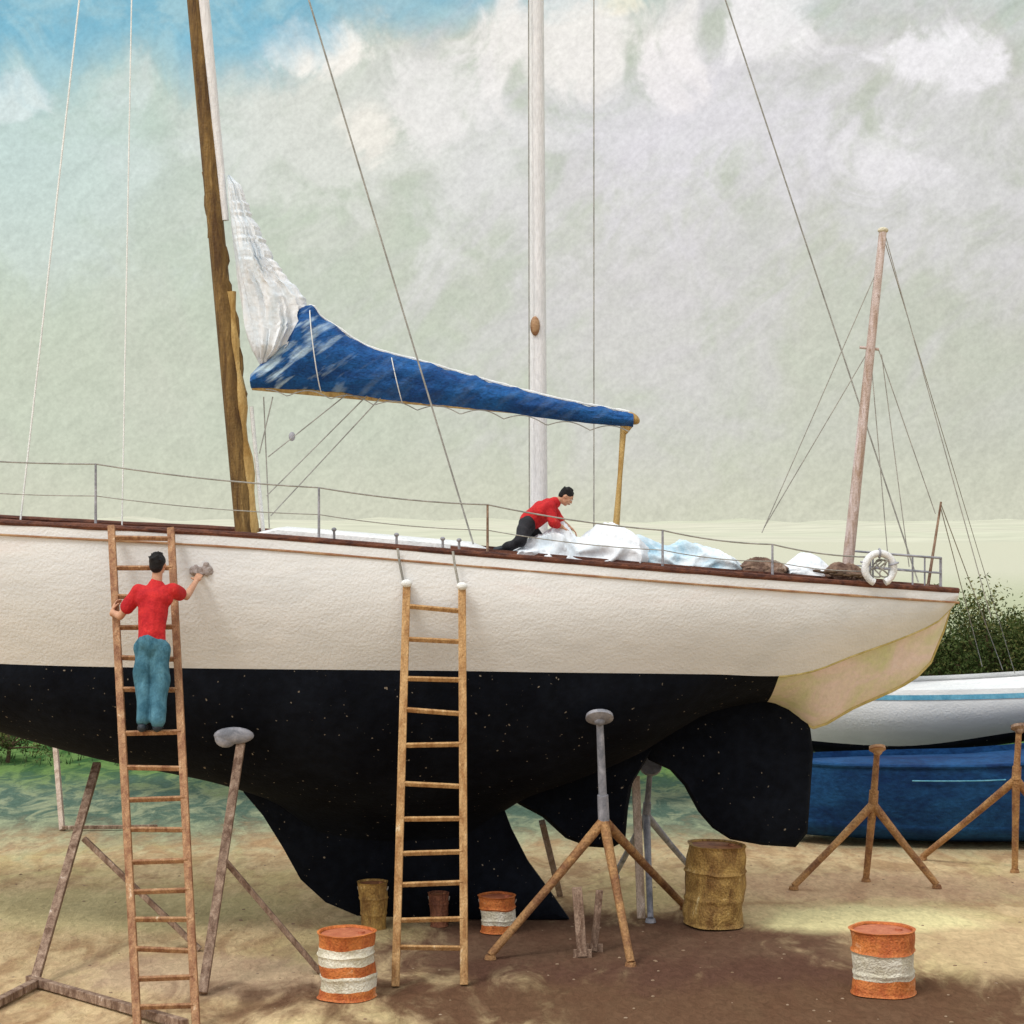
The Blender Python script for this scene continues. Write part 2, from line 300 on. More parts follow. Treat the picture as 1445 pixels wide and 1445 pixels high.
# ---------------------------------------------------------------- ground
FAR_HAZE=(.54,.54,.42)  # pale distance haze painted into the far ground colour
def ground():
    b=B(); S=3000
    xs=[-S,-300,-60]+[x for x in np.arange(-20,20.1,.5)]+[60,300,S]; ys=[-200,0,10]+[y for y in np.arange(14,30,.5)]+[40,80,200,600,S*1.5]
    rows=[]
    for y in ys:
        rows.append([Vector((x,y,(.02*noise.noise(Vector((x*.6,y*.6,3)))-.015 if 14<y<30 and abs(x)<20 else -.015))) for x in xs])
    b.grid(rows)
    m=bpy.data.materials.new('yard_earth'); m.use_nodes=True; nt=m.node_tree; NN=nt.nodes; LL=nt.links; bs=NN['Principled BSDF']; bs.inputs['Roughness'].default_value=1
    bs.inputs['Specular IOR Level'].default_value=.0
    g=NN.new('ShaderNodeNewGeometry'); s=NN.new('ShaderNodeSeparateXYZ'); LL.new(g.outputs['Position'],s.inputs[0])
    def nz(sc,det=5,st=(1,1,1),dist=.8):
        mp=NN.new('ShaderNodeMapping'); mp.inputs['Scale'].default_value=st; LL.new(g.outputs['Position'],mp.inputs[0])
        n=NN.new('ShaderNodeTexNoise'); n.inputs['Scale'].default_value=sc; n.inputs['Detail'].default_value=det; n.inputs['Distortion'].default_value=dist; n.inputs['Roughness'].default_value=.62; LL.new(mp.outputs[0],n.inputs['Vector']); return n.outputs['Fac']
    def ma(op,a,bb):
        n=NN.new('ShaderNodeMath'); n.operation=op
        for i,x in enumerate((a,bb)):
            if isinstance(x,(int,float)): n.inputs[i].default_value=x
            else: LL.new(x,n.inputs[i])
        return n.outputs[0]
    def ss(x,lo,hi):
        n=NN.new('ShaderNodeMapRange'); n.interpolation_type='SMOOTHSTEP'; LL.new(x,n.inputs[0]); n.inputs[1].default_value=lo; n.inputs[2].default_value=hi; return n.outputs[0]
    def mix(f,a,c):
        n=NN.new('ShaderNodeMix'); n.data_type='RGBA'; LL.new(f,n.inputs[0])
        for i,x in((6,a),(7,c)):
            if isinstance(x,tuple): n.inputs[i].default_value=(*x,1)
            else: LL.new(x,n.inputs[i])
        return n.outputs[2]
    a1=nz(.45,5,(1,.6,1)); a2=nz(2.2,5,(1,.45,1)); a3=nz(14,4,(1,.5,1)); a4=nz(4.5,4,(1,.35,1)); pt=ma('SUBTRACT',a1,.5); pt2=ma('SUBTRACT',a2,.5)
    col=mix(ss(a2,.36,.60),(.41,.275,.15),(.60,.455,.26))
    col=mix(ma('MULTIPLY',ss(a1,.50,.64),.5),col,(.57,.50,.24))
    col=mix(ma('MULTIPLY',ss(a4,.50,.64),.38),col,(.33,.20,.12))
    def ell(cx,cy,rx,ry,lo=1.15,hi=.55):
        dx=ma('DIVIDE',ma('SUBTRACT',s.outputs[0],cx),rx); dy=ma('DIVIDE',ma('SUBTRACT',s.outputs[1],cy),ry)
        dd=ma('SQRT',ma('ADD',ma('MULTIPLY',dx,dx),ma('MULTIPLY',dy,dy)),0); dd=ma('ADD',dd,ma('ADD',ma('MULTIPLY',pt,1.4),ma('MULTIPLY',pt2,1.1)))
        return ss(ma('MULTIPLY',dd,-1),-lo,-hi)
    col=mix(ma('MULTIPLY',ell(-4.4,20.6,2.4,1.3),.6),col,(.60,.54,.28))
    col=mix(ma('MULTIPLY',ell(-2.8,17.6,1.6,.9),.5),col,(.52,.38,.27))
    col=mix(ma('MULTIPLY',ell(2.2,16.5,4.7,1.9),.95),col,(.115,.06,.036))  # hull's cast shadow put into the earth colour as dark brown
    col=mix(ma('MULTIPLY',ell(1.1,18.7,3.0,1.8),.92),col,(.115,.06,.042))  # soft shade under the hull, also painted into the earth colour
    col=mix(ma('MULTIPLY',ell(3.9,20.1,1.5,.8),.9),col,(.74,.67,.36))
    col=mix(ma('MULTIPLY',ell(5.4,18.4,1.9,1.2),.8),col,(.56,.42,.24))
    col=mix(ma('MULTIPLY',ell(4.8,21.8,3.2,.9),.55),col,(.52,.34,.22))
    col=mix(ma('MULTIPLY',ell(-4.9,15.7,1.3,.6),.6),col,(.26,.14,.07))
    yy=ma('ADD',s.outputs[1],ma('ADD',ma('MULTIPLY',pt2,6.0),ma('MULTIPLY',pt,3.0)))
    col=mix(ma('MULTIPLY',ss(yy,23.2,27.0),.88),col,mix(ss(a2,.42,.64),(.055,.14,.115),(.28,.34,.22)))
    col=mix(ss(yy,28.5,33),col,mix(ss(a2,.4,.6),(.04,.10,.03),(.13,.22,.07)))
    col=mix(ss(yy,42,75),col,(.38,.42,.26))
    col=mix(ss(s.outputs[1],60,170),col,FAR_HAZE)
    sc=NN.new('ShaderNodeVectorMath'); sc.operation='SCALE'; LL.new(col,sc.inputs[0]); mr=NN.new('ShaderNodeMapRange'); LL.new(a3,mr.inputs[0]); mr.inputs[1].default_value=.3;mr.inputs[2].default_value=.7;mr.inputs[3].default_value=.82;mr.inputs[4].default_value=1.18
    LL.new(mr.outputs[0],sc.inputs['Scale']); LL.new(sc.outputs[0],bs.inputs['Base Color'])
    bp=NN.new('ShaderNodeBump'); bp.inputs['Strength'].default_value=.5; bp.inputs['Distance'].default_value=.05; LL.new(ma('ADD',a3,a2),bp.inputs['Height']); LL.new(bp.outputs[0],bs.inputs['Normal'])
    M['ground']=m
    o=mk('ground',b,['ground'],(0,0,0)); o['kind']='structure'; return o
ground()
def gz(x,y): return .02*noise.noise(Vector((x*.6,y*.6,3)))-.015
M['hill']=mat('hazy_hillside',(.53,.545,.42),(.575,.565,.455),1,.006,(1,1,1),0,var=.1,spec=.0)  # distance haze painted into the hillside colour
b=B(); rows=[[],[],[],[]]
for i in range(241):
    x=-900+7.5*i; h=4.6+2.2*noise.noise(Vector((x*.010,0,1)))+1.6*noise.noise(Vector((x*.05,0,5)))+.6*noise.noise(Vector((x*.3,0,5)))
    h=max(.2,h)
    rows[0].append(Vector((x,300,-1))); rows[1].append(Vector((x,560,h*.55))); rows[2].append(Vector((x,730,h))); rows[3].append(Vector((x,800,-1)))
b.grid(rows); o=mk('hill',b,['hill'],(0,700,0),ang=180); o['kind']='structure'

# ---------------------------------------------------------------- hull helper
def hull(par,xs,hb,zs,hw,zk,zb,yc,mtop,mbot,lin=lambda x:0,split=None,mc=None,names=('topside','bottom','counter'),bulge=.05,inset=0,vee=None):
    nt_,nb=8,20
    def top(x,sg):
        r=[]
        for i in range(nt_+1):
            t=i/nt_; y=hb(x)*(1-t)+hw(x)*t+bulge*math.sin(math.pi*t)*min(1,hb(x)); z=zs(x)*(1-t)+zk(x)*t
            r.append(Vector((x,yc+sg*y,z)))
        return r
    def bot(x,ins=0):
        r=[];l=lin(x); w_=max(.01,hw(x)-ins); vv=vee(x) if vee else 0
        for i in range(-nb,nb+1):
            a=abs(i)/nb; sg=-1 if i<0 else 1
            te=math.pi/2*(1-a); ye=math.cos(te);ze=math.sin(te)
            y=(ye*(1-l)+a*l)*w_; z=zk(x)-(zk(x)-zb(x))*(ze*(1-l)+(1-a**1.3)*l)
            if vv: z-= vv*math.exp(-(abs(y)/.34)**1.1)
            r.append(Vector((x,yc+sg*y,z)))
        if ins:
            r=[Vector((x,yc-hw(x),zk(x)))]+r+[Vector((x,yc+hw(x),zk(x)))]
        return r
    b=B(); b.grid([top(x,-1) for x in xs]); b.grid([top(x,1) for x in xs])
    for e in ((xs[-1],) if hb(xs[-1])>.05 else ()):
        ring=top(e,-1)+bot(e)[1:-1]+top(e,1)[::-1]; b.add(ring,[list(range(len(ring)))])
    part(par,names[0],b,mtop)
    if split is None:
        b=B(); b.grid([bot(x) for x in xs]); part(par,names[1],b,mbot)
    else:
        b=B(); b.grid([bot(x) for x in xs if x<=split+1e-6]); part(par,names[1],b,mbot,ang=75)
        b=B(); b.grid([bot(x,inset*min(1,(x-split)/.3)+.0005) for x in xs if x>=split-1e-6]); part(par,names[2],b,mc)
    return top,bot
def deck(par,xs,hb,zs,yc,m,drop=.05,camb=.05,name='deck'):
    b=B(); rows=[]
    for x in xs:
        rows.append([Vector((x,yc+hb(x)*.985*k/6,zs(x)-drop+camb*(1-(k/6)**2)*min(1,hb(x)))) for k in range(-6,7)])
    b.grid(rows); return part(par,name,b,m)

# ================================================================= MAIN YACHT
YC=20.0
yacht=thing('sailing_yacht','large white sailing yacht with black bottom propped up on stands','sailboat',(-1,YC,0))
hb=herm([-10.6,-9.5,-8,-6,-4,-2,0,1.5,3,4,4.73],[.03,.55,1.15,1.65,1.88,1.92,1.8,1.55,1.12,.75,.40])
zs=herm([-10.6,-8,-5.04,-2.74,-.16,1.97,4.73],[4.72,4.46,4.28,4.16,3.95,3.77,3.55])
hw=herm([-10.6,-9.5,-8,-6,-4,-2,0,1.5,2.75,3.5,4.3,4.73],[.02,.25,.70,1.28,1.65,1.76,1.67,1.34,.94,.72,.48,.33])
zk=herm([-10.6,-9.9,-8.5,-5,-.8,2,2.75,3.04,3.57,4.1,4.53,4.73],[4.68,4.1,3.2,2.865,2.82,2.74,2.70,2.73,2.90,3.07,3.25,3.44])
zb=herm([-10.6,-9.8,-8.5,-7,-5.54,-4.39,-3.39,-2.47,-1.32,-.17,.59,1.36,1.75,2.13,2.74,2.97,3.24,3.66,4.46,4.62,4.73],
        [4.66,3.95,3.1,2.5,2.06,1.74,1.54,1.34,1.18,1.26,1.48,1.80,2.04,2.23,2.34,2.25,2.07,2.27,2.69,3.0,3.36])
lin=lambda x:max(0,min(1,(x-1.8)/1.0))
vee=herm([-3.2,-2.6,-2.0,-.6,-.1,.2],[0,.10,.45,.45,.12,0])
veef=lambda x: vee(x) if -3.2<x<.2 else 0
xs=[x for x in np.arange(-10.6,4.73,.14) if abs(x-2.75)>.06]+[2.75,4.73]; xs.sort()
mtop,mbot=hull(yacht,xs,hb,zs,hw,zk,zb,YC,'hull','black',lin,2.75,'counter',inset=.12,vee=veef,bulge=.11)
dk=deck(yacht,xs,hb,zs,YC,'deck')
for sg,nm in((-1,'toe_rail'),(1,'toe_rail')):
    b=B(); b.tube([Vector((x,YC+sg*(hb(x)-.01),zs(x)+.008)) for x in xs],[.027+.007*noise.noise(Vector((x*2.3,sg,0))) for x in xs],8,ex=1.2,ref=(0,0,1)); part(yacht,nm,b,'rail')
    b=B(); b.tube([Vector((x,YC+sg*(hb(x)+.024),zs(x)-.115)) for x in xs],[.011+.005*noise.noise(Vector((x*3,sg,4))) for x in xs],6); part(yacht,'rubbing_strake',b,'strake')
for sg in(-1,1):
    b=B(); b.tube([Vector((x,YC+sg*(hw(x)-.005),zk(x)-.004)) for x in xs if x>2.7],[.013 if x<4.6 else .006 for x in xs if x>2.7],6); part(yacht,'counter_edge',b,'ochreline')
b=B(); b.tube([Vector((x,YC,zb(x)-.003)) for x in xs if x>2.8],.022,8); part(yacht,'counter_edge',b,'ochreline')
S=lambda l,Y=YC:[at(p,q,Y) for p,q in l]
b=B(); b.prism(S([(330,1080),(345,1118),(372,1150),(400,1195),(425,1240),(460,1272),(505,1291),(650,1296),(803,1296),(778,1260),(745,1215),(722,1170),(708,1133),(712,1060),(520,1050)]),.12,inset=.12,edge=.4); part(yacht,'keel',b,'black',ang=50)
b=B(); b.prism(S([(708,1120),(735,1136),(765,1152),(798,1182),(830,1194),(862,1196),(882,1186),(886,1140),(892,1105),(908,1078),(925,1050),(800,1040)]),.11,inset=.1); part(yacht,'skeg',b,'black',ang=50)
b=B(); b.prism(S([(905,1045),(955,1018),(1010,995),(1060,984),(1100,984),(1128,1000),(1143,1028),(1147,1060),(1143,1120),(1139,1175),(1122,1195),(1075,1192),(1030,1184),(1005,1168),(985,1145),(965,1108),(945,1086),(915,1072)]),.075,inset=.06); part(yacht,'rudder',b,'black',ang=50)
b=B(); rows=[]
X=[at(p,740,YC).x for p in np.linspace(378,690,24)]
cw=.95
for i,x in enumerate(X):
    e=min(1,i/2.0,(len(X)-1-i)/2.0)*.065; z0=zs(x)-.06; zt=z0+.09+e
    rows.append([Vector((x,YC-cw,z0)),Vector((x,YC-cw+.02,zt-.03)),Vector((x,YC-cw+.10,zt-.005)),Vector((x,YC,zt+.005)),Vector((x,YC+cw-.10,zt-.005)),Vector((x,YC+cw-.02,zt-.03)),Vector((x,YC+cw,z0))])
b.grid(rows); cab=part(yacht,'cabin',b,'cabin')
b=B()
X2=[at(p,740,YC).x for p in np.linspace(640,1262,30)]
for sg in(-1,1):
    b.grid([[Vector((x,YC+sg*(min(1.0,hb(x)*.72)+.02),zs(x)-.05)),Vector((x,YC+sg*min(1.0,hb(x)*.72),zs(x)+.055)),Vector((x,YC+sg*(min(1.0,hb(x)*.72)-.05),zs(x)+.055)),Vector((x,YC+sg*(min(1.0,hb(x)*.72)-.05),zs(x)-.05))] for x in X2])
part(yacht,'cockpit_coaming',b,'rail')
# brown mast
mt=at(200,-780,YC); mb_=at(347,752,YC); mb_.z-=.12
b=B(); b.tube([mb_.lerp(mt,t) for t in np.linspace(0,1,24)],[.105-.05*t for t in np.linspace(0,1,24)],14,ex=1.1); mast=part(yacht,'mast',b,'mast')
def onm(py,off):
    t=(py-752)/(-780-752); p=mb_.lerp(mt,t); return p+Vector((off,0,0))
b=B(); b.tube([onm(y,.09+.012*math.sin(y*.05)-.02*(748-y)/348) for y in np.linspace(748,400,16)],[.075*(.9+.2*math.sin(k*1.7)) for k in range(16)],10)
mk('mast_highlight_strip',b,['ochre'],BASE[yacht.name],mast)  # gold highlight down the mast's aft side, put in as an ochre strip
b=B(); b.tube([onm(y,.115-.03*(480-y)/600) for y in np.linspace(300,-500,16)],[.045+.025*k/5 if k<6 else .07 for k in range(16)],10); mk('sail_track',b,['wmast'],BASE[yacht.name],mast)
b=B(); b.tube([onm(y,.20) for y in np.linspace(745,560,6)],.022,8); mk('halyard_bundle',b,['rope'],BASE[yacht.name],mast)
for a,c,o_ in((560,420,.12),(400,330,.07),(325,232,-.06)):
    b=B(); b.tube([onm(y,o_+.02*math.sin(y*.13)) for y in np.linspace(a,c,9)],[.022,.034,.026,.038,.026,.034,.024,.03,.018],8)
    mk('mast_fitting',b,['mast'],BASE[yacht.name],mast)
# boom + cover
boomA=at(356,546,YC); boomB=at(897,592,YC)
b=B(); b.tube([boomA,boomA.lerp(boomB,.5),boomB],[.035,.045,.05],12); boom=part(yacht,'boom',b,'ochre')
tp=herm([355,380,405,428,440,452,475,520,600,700,800,880,900],[528,505,478,432,432,446,462,490,512,541,566,581,585])
bt=herm([355,430,560,700,800,900],[548,550,566,580,594,603])
b=B(); rows=[]
for i in range(120):
    p=355+(893-355)*i/119; zt=at(p,tp(p)+4*noise.noise(Vector((p*.05,0,0))),YC).z; z0=at(p,bt(p),YC).z; c=(zt+z0)/2;h=(zt-z0)/2; x=at(p,0,YC).x
    yw=.10+.32*h
    row=[]
    for j in range(32):
        t=2*math.pi*j/32; q=Vector((x*4-math.sin(t)*1.6,math.cos(t)*2.2,math.sin(t)*2-x*1.5)); k=1+.24*noise.noise(q)+.22*(.5-abs(noise.noise(q*1.9)))+.06*noise.noise(q*4)
        row.append(Vector((x,YC+math.cos(t)*yw*k,c+math.sin(t)*h*(1+(k-1)*.25))))
    rows.append(row)
b.grid(rows,closed=True); b.add(rows[0],[list(range(32))]); b.add(rows[-1],[list(range(32))])
cov=mk('sail_cover',b,['blue'],BASE[yacht.name],boom,ang=80)
for p in(446,560):
    x=at(p,0,YC).x; zt=at(p,tp(p),YC).z; z0=at(p,bt(p),YC).z;c=(zt+z0)/2;h=(zt-z0)/2*1.06;yw=(.10+.32*h)*1.16
    b=B(); b.tube([Vector((x+.06*math.sin(-t),YC+math.cos(t)*yw,c+math.sin(t)*h)) for t in np.linspace(0,2*math.pi,22)],.006,6)
    mk('cover_lashing',b,['rope'],BASE[yacht.name],cov)
b=B(); pts=[]
for i in range(140):
    p=375+(888-375)*i/139; pts.append(at(p,bt(p)+10-9*abs(math.cos(i*.19)),YC-.10))
b.tube(pts,.0065,5)
mk('cover_lacing',b,['wire'],BASE[yacht.name],cov)
b=B(); b.tube([at(p,tp(p)-1,YC)+Vector((0,-.02,0)) for p in np.linspace(436,888,60)],[.014+.012*noise.noise(Vector((i*.6,0,0))) for i in range(60)],6); mk('cover_highlight',b,['rope'],BASE[yacht.name],cov)  # white highlight along the cover's top edge, put in as a thin tube
b=B(); b.ell(at(891,590,YC),(.10,.07,.06),Matrix.Rotation(.5,3,'Y')); b.tube([at(888,598,YC),at(880,610,YC)],[.05,.04],10); mk('boom_end_cap',b,['ochre'],BASE[yacht.name],boom)
b=B(); b.tube([at(880,600,YC),at(875,670,YC),at(868,748,YC)+Vector((0,0,-.1))],[.036,.026,.04],10); part(yacht,'boom_crutch',b,'ochre')
# half lowered sail beside mast: hanging folds run down the luff
b=B(); rows=[]
lf=herm([248,300,350,400,450,490,518],[318,323,329,336,345,355,366]); rt=herm([248,262,300,330,385,430,455,490,518],[322,336,350,365,396,428,430,410,372])
for i in range(130):
    q=248+270*i/129; a=lf(q);c=rt(q)+6*noise.noise(Vector((q*.07,3,0)))+3*noise.noise(Vector((q*.22,8,0))); cx=(a+c)/2; hwid=max(.02,(c-a)/2/130.5); P=at(cx,q,YC); row=[]
    for j in range(60):
        t=2*math.pi*j/60; fo=Vector((P.z*.55+math.cos(t)*3.6,math.cos(t)*4.6+P.z*.5,math.sin(t)*3.0))
        k=1+.16*noise.noise(Vector((P.z*1.4+math.cos(t)*1.5,math.cos(t)*2.0,math.sin(t)*2)))+.34*(1-abs(noise.noise(fo))*2.2)-.2+.12*(.5-abs(noise.noise(fo*2.2)))
        row.append(Vector((P.x+math.cos(t)*hwid*(1+(k-1)*.5)+(.02),YC+math.sin(t)*min(.22,hwid*.9+.03)*k,P.z)))
    rows.append(row)
b.grid(rows,closed=True); b.add(rows[0],[list(range(60))]); b.add(rows[-1],[list(range(60))])
part(yacht,'lowered_sail',b,'sail',ang=80)
# mizzen mast
m0=at(1194,800,YC);m0.z-=.15; m1=at(1246,325,YC)
b=B(); b.tube([m0.lerp(m1,t) for t in np.linspace(0,1,12)],[.064-.022*t for t in np.linspace(0,1,12)],12); miz=part(yacht,'mizzen_mast',b,'tanmast')
b=B(); b.tube([at(1213,490,YC),at(1240,493,YC)],.016,8); b.tube([at(1227,492,YC-.35),at(1227,492,YC+.35)],.012,8); mk('spreader',b,['tanmast'],BASE[yacht.name],miz)
b=B(); b.ell(m1,(.06,.05,.035)); mk('mast_cap',b,['drumwhite'],BASE[yacht.name],miz)
def line(par,nm,p,q,r,m='wire',sag=0):
    b=B(); pts=[]
    for i in range(13):
        t=i/12; v=Vector(p).lerp(Vector(q),t); v.z-=sag*4*t*(1-t); pts.append(v)
    b.tube(pts,r,6); return part(par,nm,b,m)
RG=.0068
line(yacht,'backstay',mt,at(668,768,YC-.6),RG*1.4)
line(yacht,'forestay',mt,at(28,742,YC-1.6),RG*1.4,'rope'); line(yacht,'shroud',mt,at(172,748,YC-1.7),RG*1.1,'rope')
for a,c,n in(((540,558),(382,728),'mainsheet'),((520,556),(376,700),'mainsheet'),((490,556),(378,645),'boom_vang'),((372,560),(380,745),'halyard'),((385,560),(366,640),'halyard')):
    line(yacht,n,at(*a,YC-.05),at(*c,YC-.15),RG)
b=B(); b.ell(at(412,616,YC-.1),(.035,.03,.05)); part(yacht,'tackle_block',b,'steel')
for a,c in(((1236,385),(1075,752)),((1226,494),(1078,745)),((1240,494),(1320,725)),((1250,335),(1398,870)),((1244,500),(1283,800)),((1228,494),(1256,822))):
    line(yacht,'mizzen_shroud',at(*a,YC),at(*c,YC if c[1]<800 else YC-.2),RG*.8)
# guy lines from the mizzen to the neighbouring launch
line(yacht,'guy_line',at(1250,345,YC),at(1432,950,26.4),RG*.7); line(yacht,'guy_line',at(1328,712,YC),at(1415,945,26.4),RG*.9); line(yacht,'guy_line',at(1327,715,YC),at(1386,940,26.4),RG*.8)
def edge(px):
    x=(px-722.5)/F*18.3
    for _ in range(6): x=(px-722.5)/F*(YC-hb(x)+.06)
    return x,YC-hb(x)+.06
ST=[(-170,90),(135,90),(450,76),(688,72),(935,56),(1090,48),(1228,40)]
tops=[];mids=[]
for px,h in ST:
    x,y=edge(px); z=zs(x); hh=h/F*y
    b=B(); b.tube([(x,y,z-.04),(x,y,z+hh)],[.014,.011],8); b.tube([(x,y,z),(x,y,z+.04)],[.026,.018],8); part(yacht,'stanchion',b,'timber' if px==688 else 'steel')
    tops.append(Vector((x,y,z+hh))); mids.append(Vector((x,y,z+hh*.5)))
for P,r in((tops,.0078),(mids,.005)):
    b=B(); pts=[]
    for i in range(len(P)-1):
        for k in range(8):
            t=k/8; v=P[i].lerp(P[i+1],t); v.z-=.03*4*t*(1-t); pts.append(v)
    pts.append(P[-1]); b.tube(pts,r,6); part(yacht,'lifeline',b,'wire')
b=B(); h=.34
pp=[]
for sx in(-1,1):
    pp.append([Vector((3.75,YC+sx*hb(3.75)*.92,zs(3.75)+h)),Vector((4.2,YC+sx*hb(4.2)*.92,zs(4.2)+h)),Vector((4.55,YC+sx*hb(4.55)*.8,zs(4.55)+h))])
ring=pp[0]+[Vector((4.63,YC,zs(4.6)+h))]+pp[1][::-1]
b.tube(ring,.012,8)
for p in ring: b.tube([p,Vector((p.x,p.y,zs(p.x)-.02))],.010,8)
b.tube([p-Vector((0,0,.16)) for p in ring],.008,6)
part(yacht,'pushpit',b,'steel')
b=B(); b.tube([at(1309,830,YC),at(1328,708,YC)],[.018,.012],8); part(yacht,'flag_staff',b,'timber')
for px in(472,560,625,648):
    x,y=edge(px); b=B(); b.tube([(x,y-.03,zs(x)-.02),(x,y-.05,zs(x)+.12)],[.014,.012],8); b.ell((x,y-.05,zs(x)+.13),(.025,.02,.02)); part(yacht,'cleat',b,'steel')

# life ring
b=B(); c=at(1241,802,19.05); pts=[c+Vector((.155*math.cos(t),0.03*math.cos(t),.155*math.sin(t))) for t in np.linspace(.5*math.pi-2.75,.5*math.pi+2.75,30)]
root=thing('life_ring','white horseshoe life ring hung on the stern rail','life ring',c-Vector((0,0,.17)))
b.tube(pts,[.038+.006*noise.noise(Vector((i*.7,0,0))) for i in range(30)],12); part(root,'float',b,'plastic')
for t in(.3,1.57,2.8): 
    b=B(); b.tube([c+Vector((.155*math.cos(t)+.047*math.cos(t)*math.cos(a),.050*math.sin(a),.155*math.sin(t)+.047*math.sin(t)*math.cos(a))) for a in np.linspace(0,6.28,14)],.010,6)
    part(root,'binding',b,'steel')
b=B(); b.tube([c+Vector((.10*math.sin(t*1.7)*math.cos(t),.02*math.sin(t*3),.09*math.cos(t*1.3))) for t in np.linspace(0,11,70)],.009,6); part(root,'coiled_line',b,'wire')

# ------------------------------------------------ sail heaps on deck
def heap(name,label,p0,p1,tops_,base_,Y,w_,m,seed,fr=2.6,cat='sail'):
    b=B(); nx,ny=150,44; f=herm(*zip(*tops_)); g=herm(*zip(*base_)); rows=[]
    for i in range(nx):
        p=p0+(p1-p0)*i/(nx-1); z0=at(p,g(p),Y).z; H=max(.01,at(p,f(p),Y).z-z0)*1.0; x=at(p,0,Y).x; row=[]
        e=min(1,.35+min(i,nx-1-i)/18)
        for j in range(ny):
            a=math.pi*j/(ny-1); q=Vector((x*fr+seed-math.cos(a)*1.1,math.cos(a)*1.2,math.sin(a)*1.2))
            k=1+.26*noise.noise(q)+.30*(.5-abs(noise.noise(q*1.8)))*1.3-.05+.07*(.5-abs(noise.noise(q*3.6)))
            row.append(Vector((x+.04*noise.noise(q*1.5),Y-math.cos(a)*w_*e*k,z0+math.sin(a)*H*k)))
        rows.append(row)
    b.grid(rows); b.add(rows[0],[list(range(ny))]); b.add(rows[-1],[list(range(ny))])
    c=at((p0+p1)/2,g((p0+p1)/2),Y); o=mk(name,b,[m],c,ang=88); o['label']=label; o['category']=cat; return o
heap('folded_sail','heap of crumpled white sail being folded on deck',716,915,[(716,778),(735,768),(770,756),(795,744),(815,762),(850,749),(885,754),(915,772)],[(716,788),(915,796)],19.35,.33,'sail',3)
heap('folded_sail','long roll of white and pale blue sail on deck',868,1045,[(868,764),(900,760),(935,771),(965,768),(1000,776),(1035,787),(1045,797)],[(868,795),(1045,805)],19.45,.26,'sailblue',11)
heap('canvas_bundle','low brown canvas bundle on the stern deck',1040,1112,[(1040,800),(1065,789),(1095,794),(1112,804)],[(1040,806),(1112,812)],19.45,.2,'browncloth',31,5,'bundle')
heap('folded_sail','small white sail bundle near the stern',1105,1175,[(1105,802),(1130,787),(1150,790),(1175,806)],[(1105,812),(1175,818)],19.5,.2,'sail',21)
heap('canvas_bundle','dark brown canvas bundle beside the life ring',1160,1226,[(1160,806),(1180,797),(1205,800),(1226,814)],[(1160,814),(1226,824)],19.4,.18,'browncloth',41,6,'bundle')
b=B(); pts=[]
for i in range(160):
    t=i*.24; pts.append(at(1150+i*.45,806+i*.05,19.15)+Vector((.05*math.cos(t),.06*math.sin(t),.01*math.sin(t*.7))))
b.tube(pts,.012,6)
o=mk('rope_coil',b,['bark'],at(1180,812,19.15)); o['label']='dark coiled rope lying on the stern deck'; o['category']='rope'

# ================================================================= BOAT BEHIND with white mast
Y2=28.4
bo=thing('sailing_yacht','white sailing yacht with tall white mast on the yard','sailboat',(0,Y2,0))
hb2=herm([-9,-6,-2,2,5,6.1],[.03,1.2,1.65,1.5,.9,.5]); zs2=herm([-9,-2,6.1],[4.05,3.7,3.25]); hw2=herm([-9,-6,-2,2,5,6.1],[.02,.9,1.45,1.3,.6,.3]); zk2=herm([-9,-8,-2,4,6.1],[4.0,3.0,2.7,2.7,3.0]); zb2=herm([-9,-8,-5,0,4,6.1],[3.9,2.6,2.0,1.8,2.3,2.9])
x2=list(np.arange(-9,6.15,.3)); hull(bo,x2,hb2,zs2,hw2,zk2,zb2,Y2,'hull','black'); deck(bo,x2,hb2,zs2,Y2,'deck')
b=B(); b.prism([at(p,q,Y2) for p,q in((500,1000),(530,1125),(640,1128),(690,1000))],.14,inset=.1); part(bo,'keel',b,'black')
m0=at(761,770,Y2);m0.z=3.5; m1=at(752,-820,Y2)
b=B(); b.tube([m0.lerp(m1,t) for t in np.linspace(0,1,10)],[.135-.035*t for t in np.linspace(0,1,10)],14); wm=part(bo,'mast',b,'wmast')
b=B(); b.ell(at(755,460,Y2-.13),(.075,.06,.15)); mk('mast_fitting',b,['strake'],BASE[bo.name],wm)
b=B(); b.beam(at(670,-70,Y2),at(842,-70,Y2),.06,.05); mk('spreader',b,['wmast'],BASE[bo.name],wm)
line(bo,'backstay',m1,at(1296,822,Y2),.012); line(bo,'shroud',at(838,-70,Y2),at(838,770,Y2-1.2),.010); line(bo,'halyard',at(745,-600,Y2-.1),at(747,760,Y2-.2),.009)

# ================================================================= RIGHT HAND BOATS
Y3=27.5
wb=thing('motor_launch','white boat with blue stripe and black bottom, hauled out','boat',(8,Y3,0))
h3=herm([3.2,4.2,6,9,13],[.05,.6,1.1,1.3,1.2]); s3=herm([3.2,5,6.5,8,10,13],[1.86,1.87,1.90,1.97,2.12,2.5]); w3=herm([3.2,4.2,6,9,13],[.03,.4,.8,1.0,.95])
k3=herm([3.2,3.8,5.5,7.2,9,13],[1.6,1.14,1.04,1.26,1.58,2.1]); b3_=herm([3.2,3.8,5.5,7.2,9,13],[1.5,.98,.80,1.0,1.3,1.8])
x3=list(np.arange(3.2,13.01,.2)); hull(wb,x3,h3,s3,w3,k3,b3_,Y3,'hull','black',bulge=.16); deck(wb,x3,h3,s3,Y3,'cabin',.08,.0)
def skin3(x,z):
    t=(s3(x)-z)/(s3(x)-k3(x)); return Y3-(h3(x)*(1-t)+w3(x)*t+.16*math.sin(math.pi*t)*min(1,h3(x)))-.012
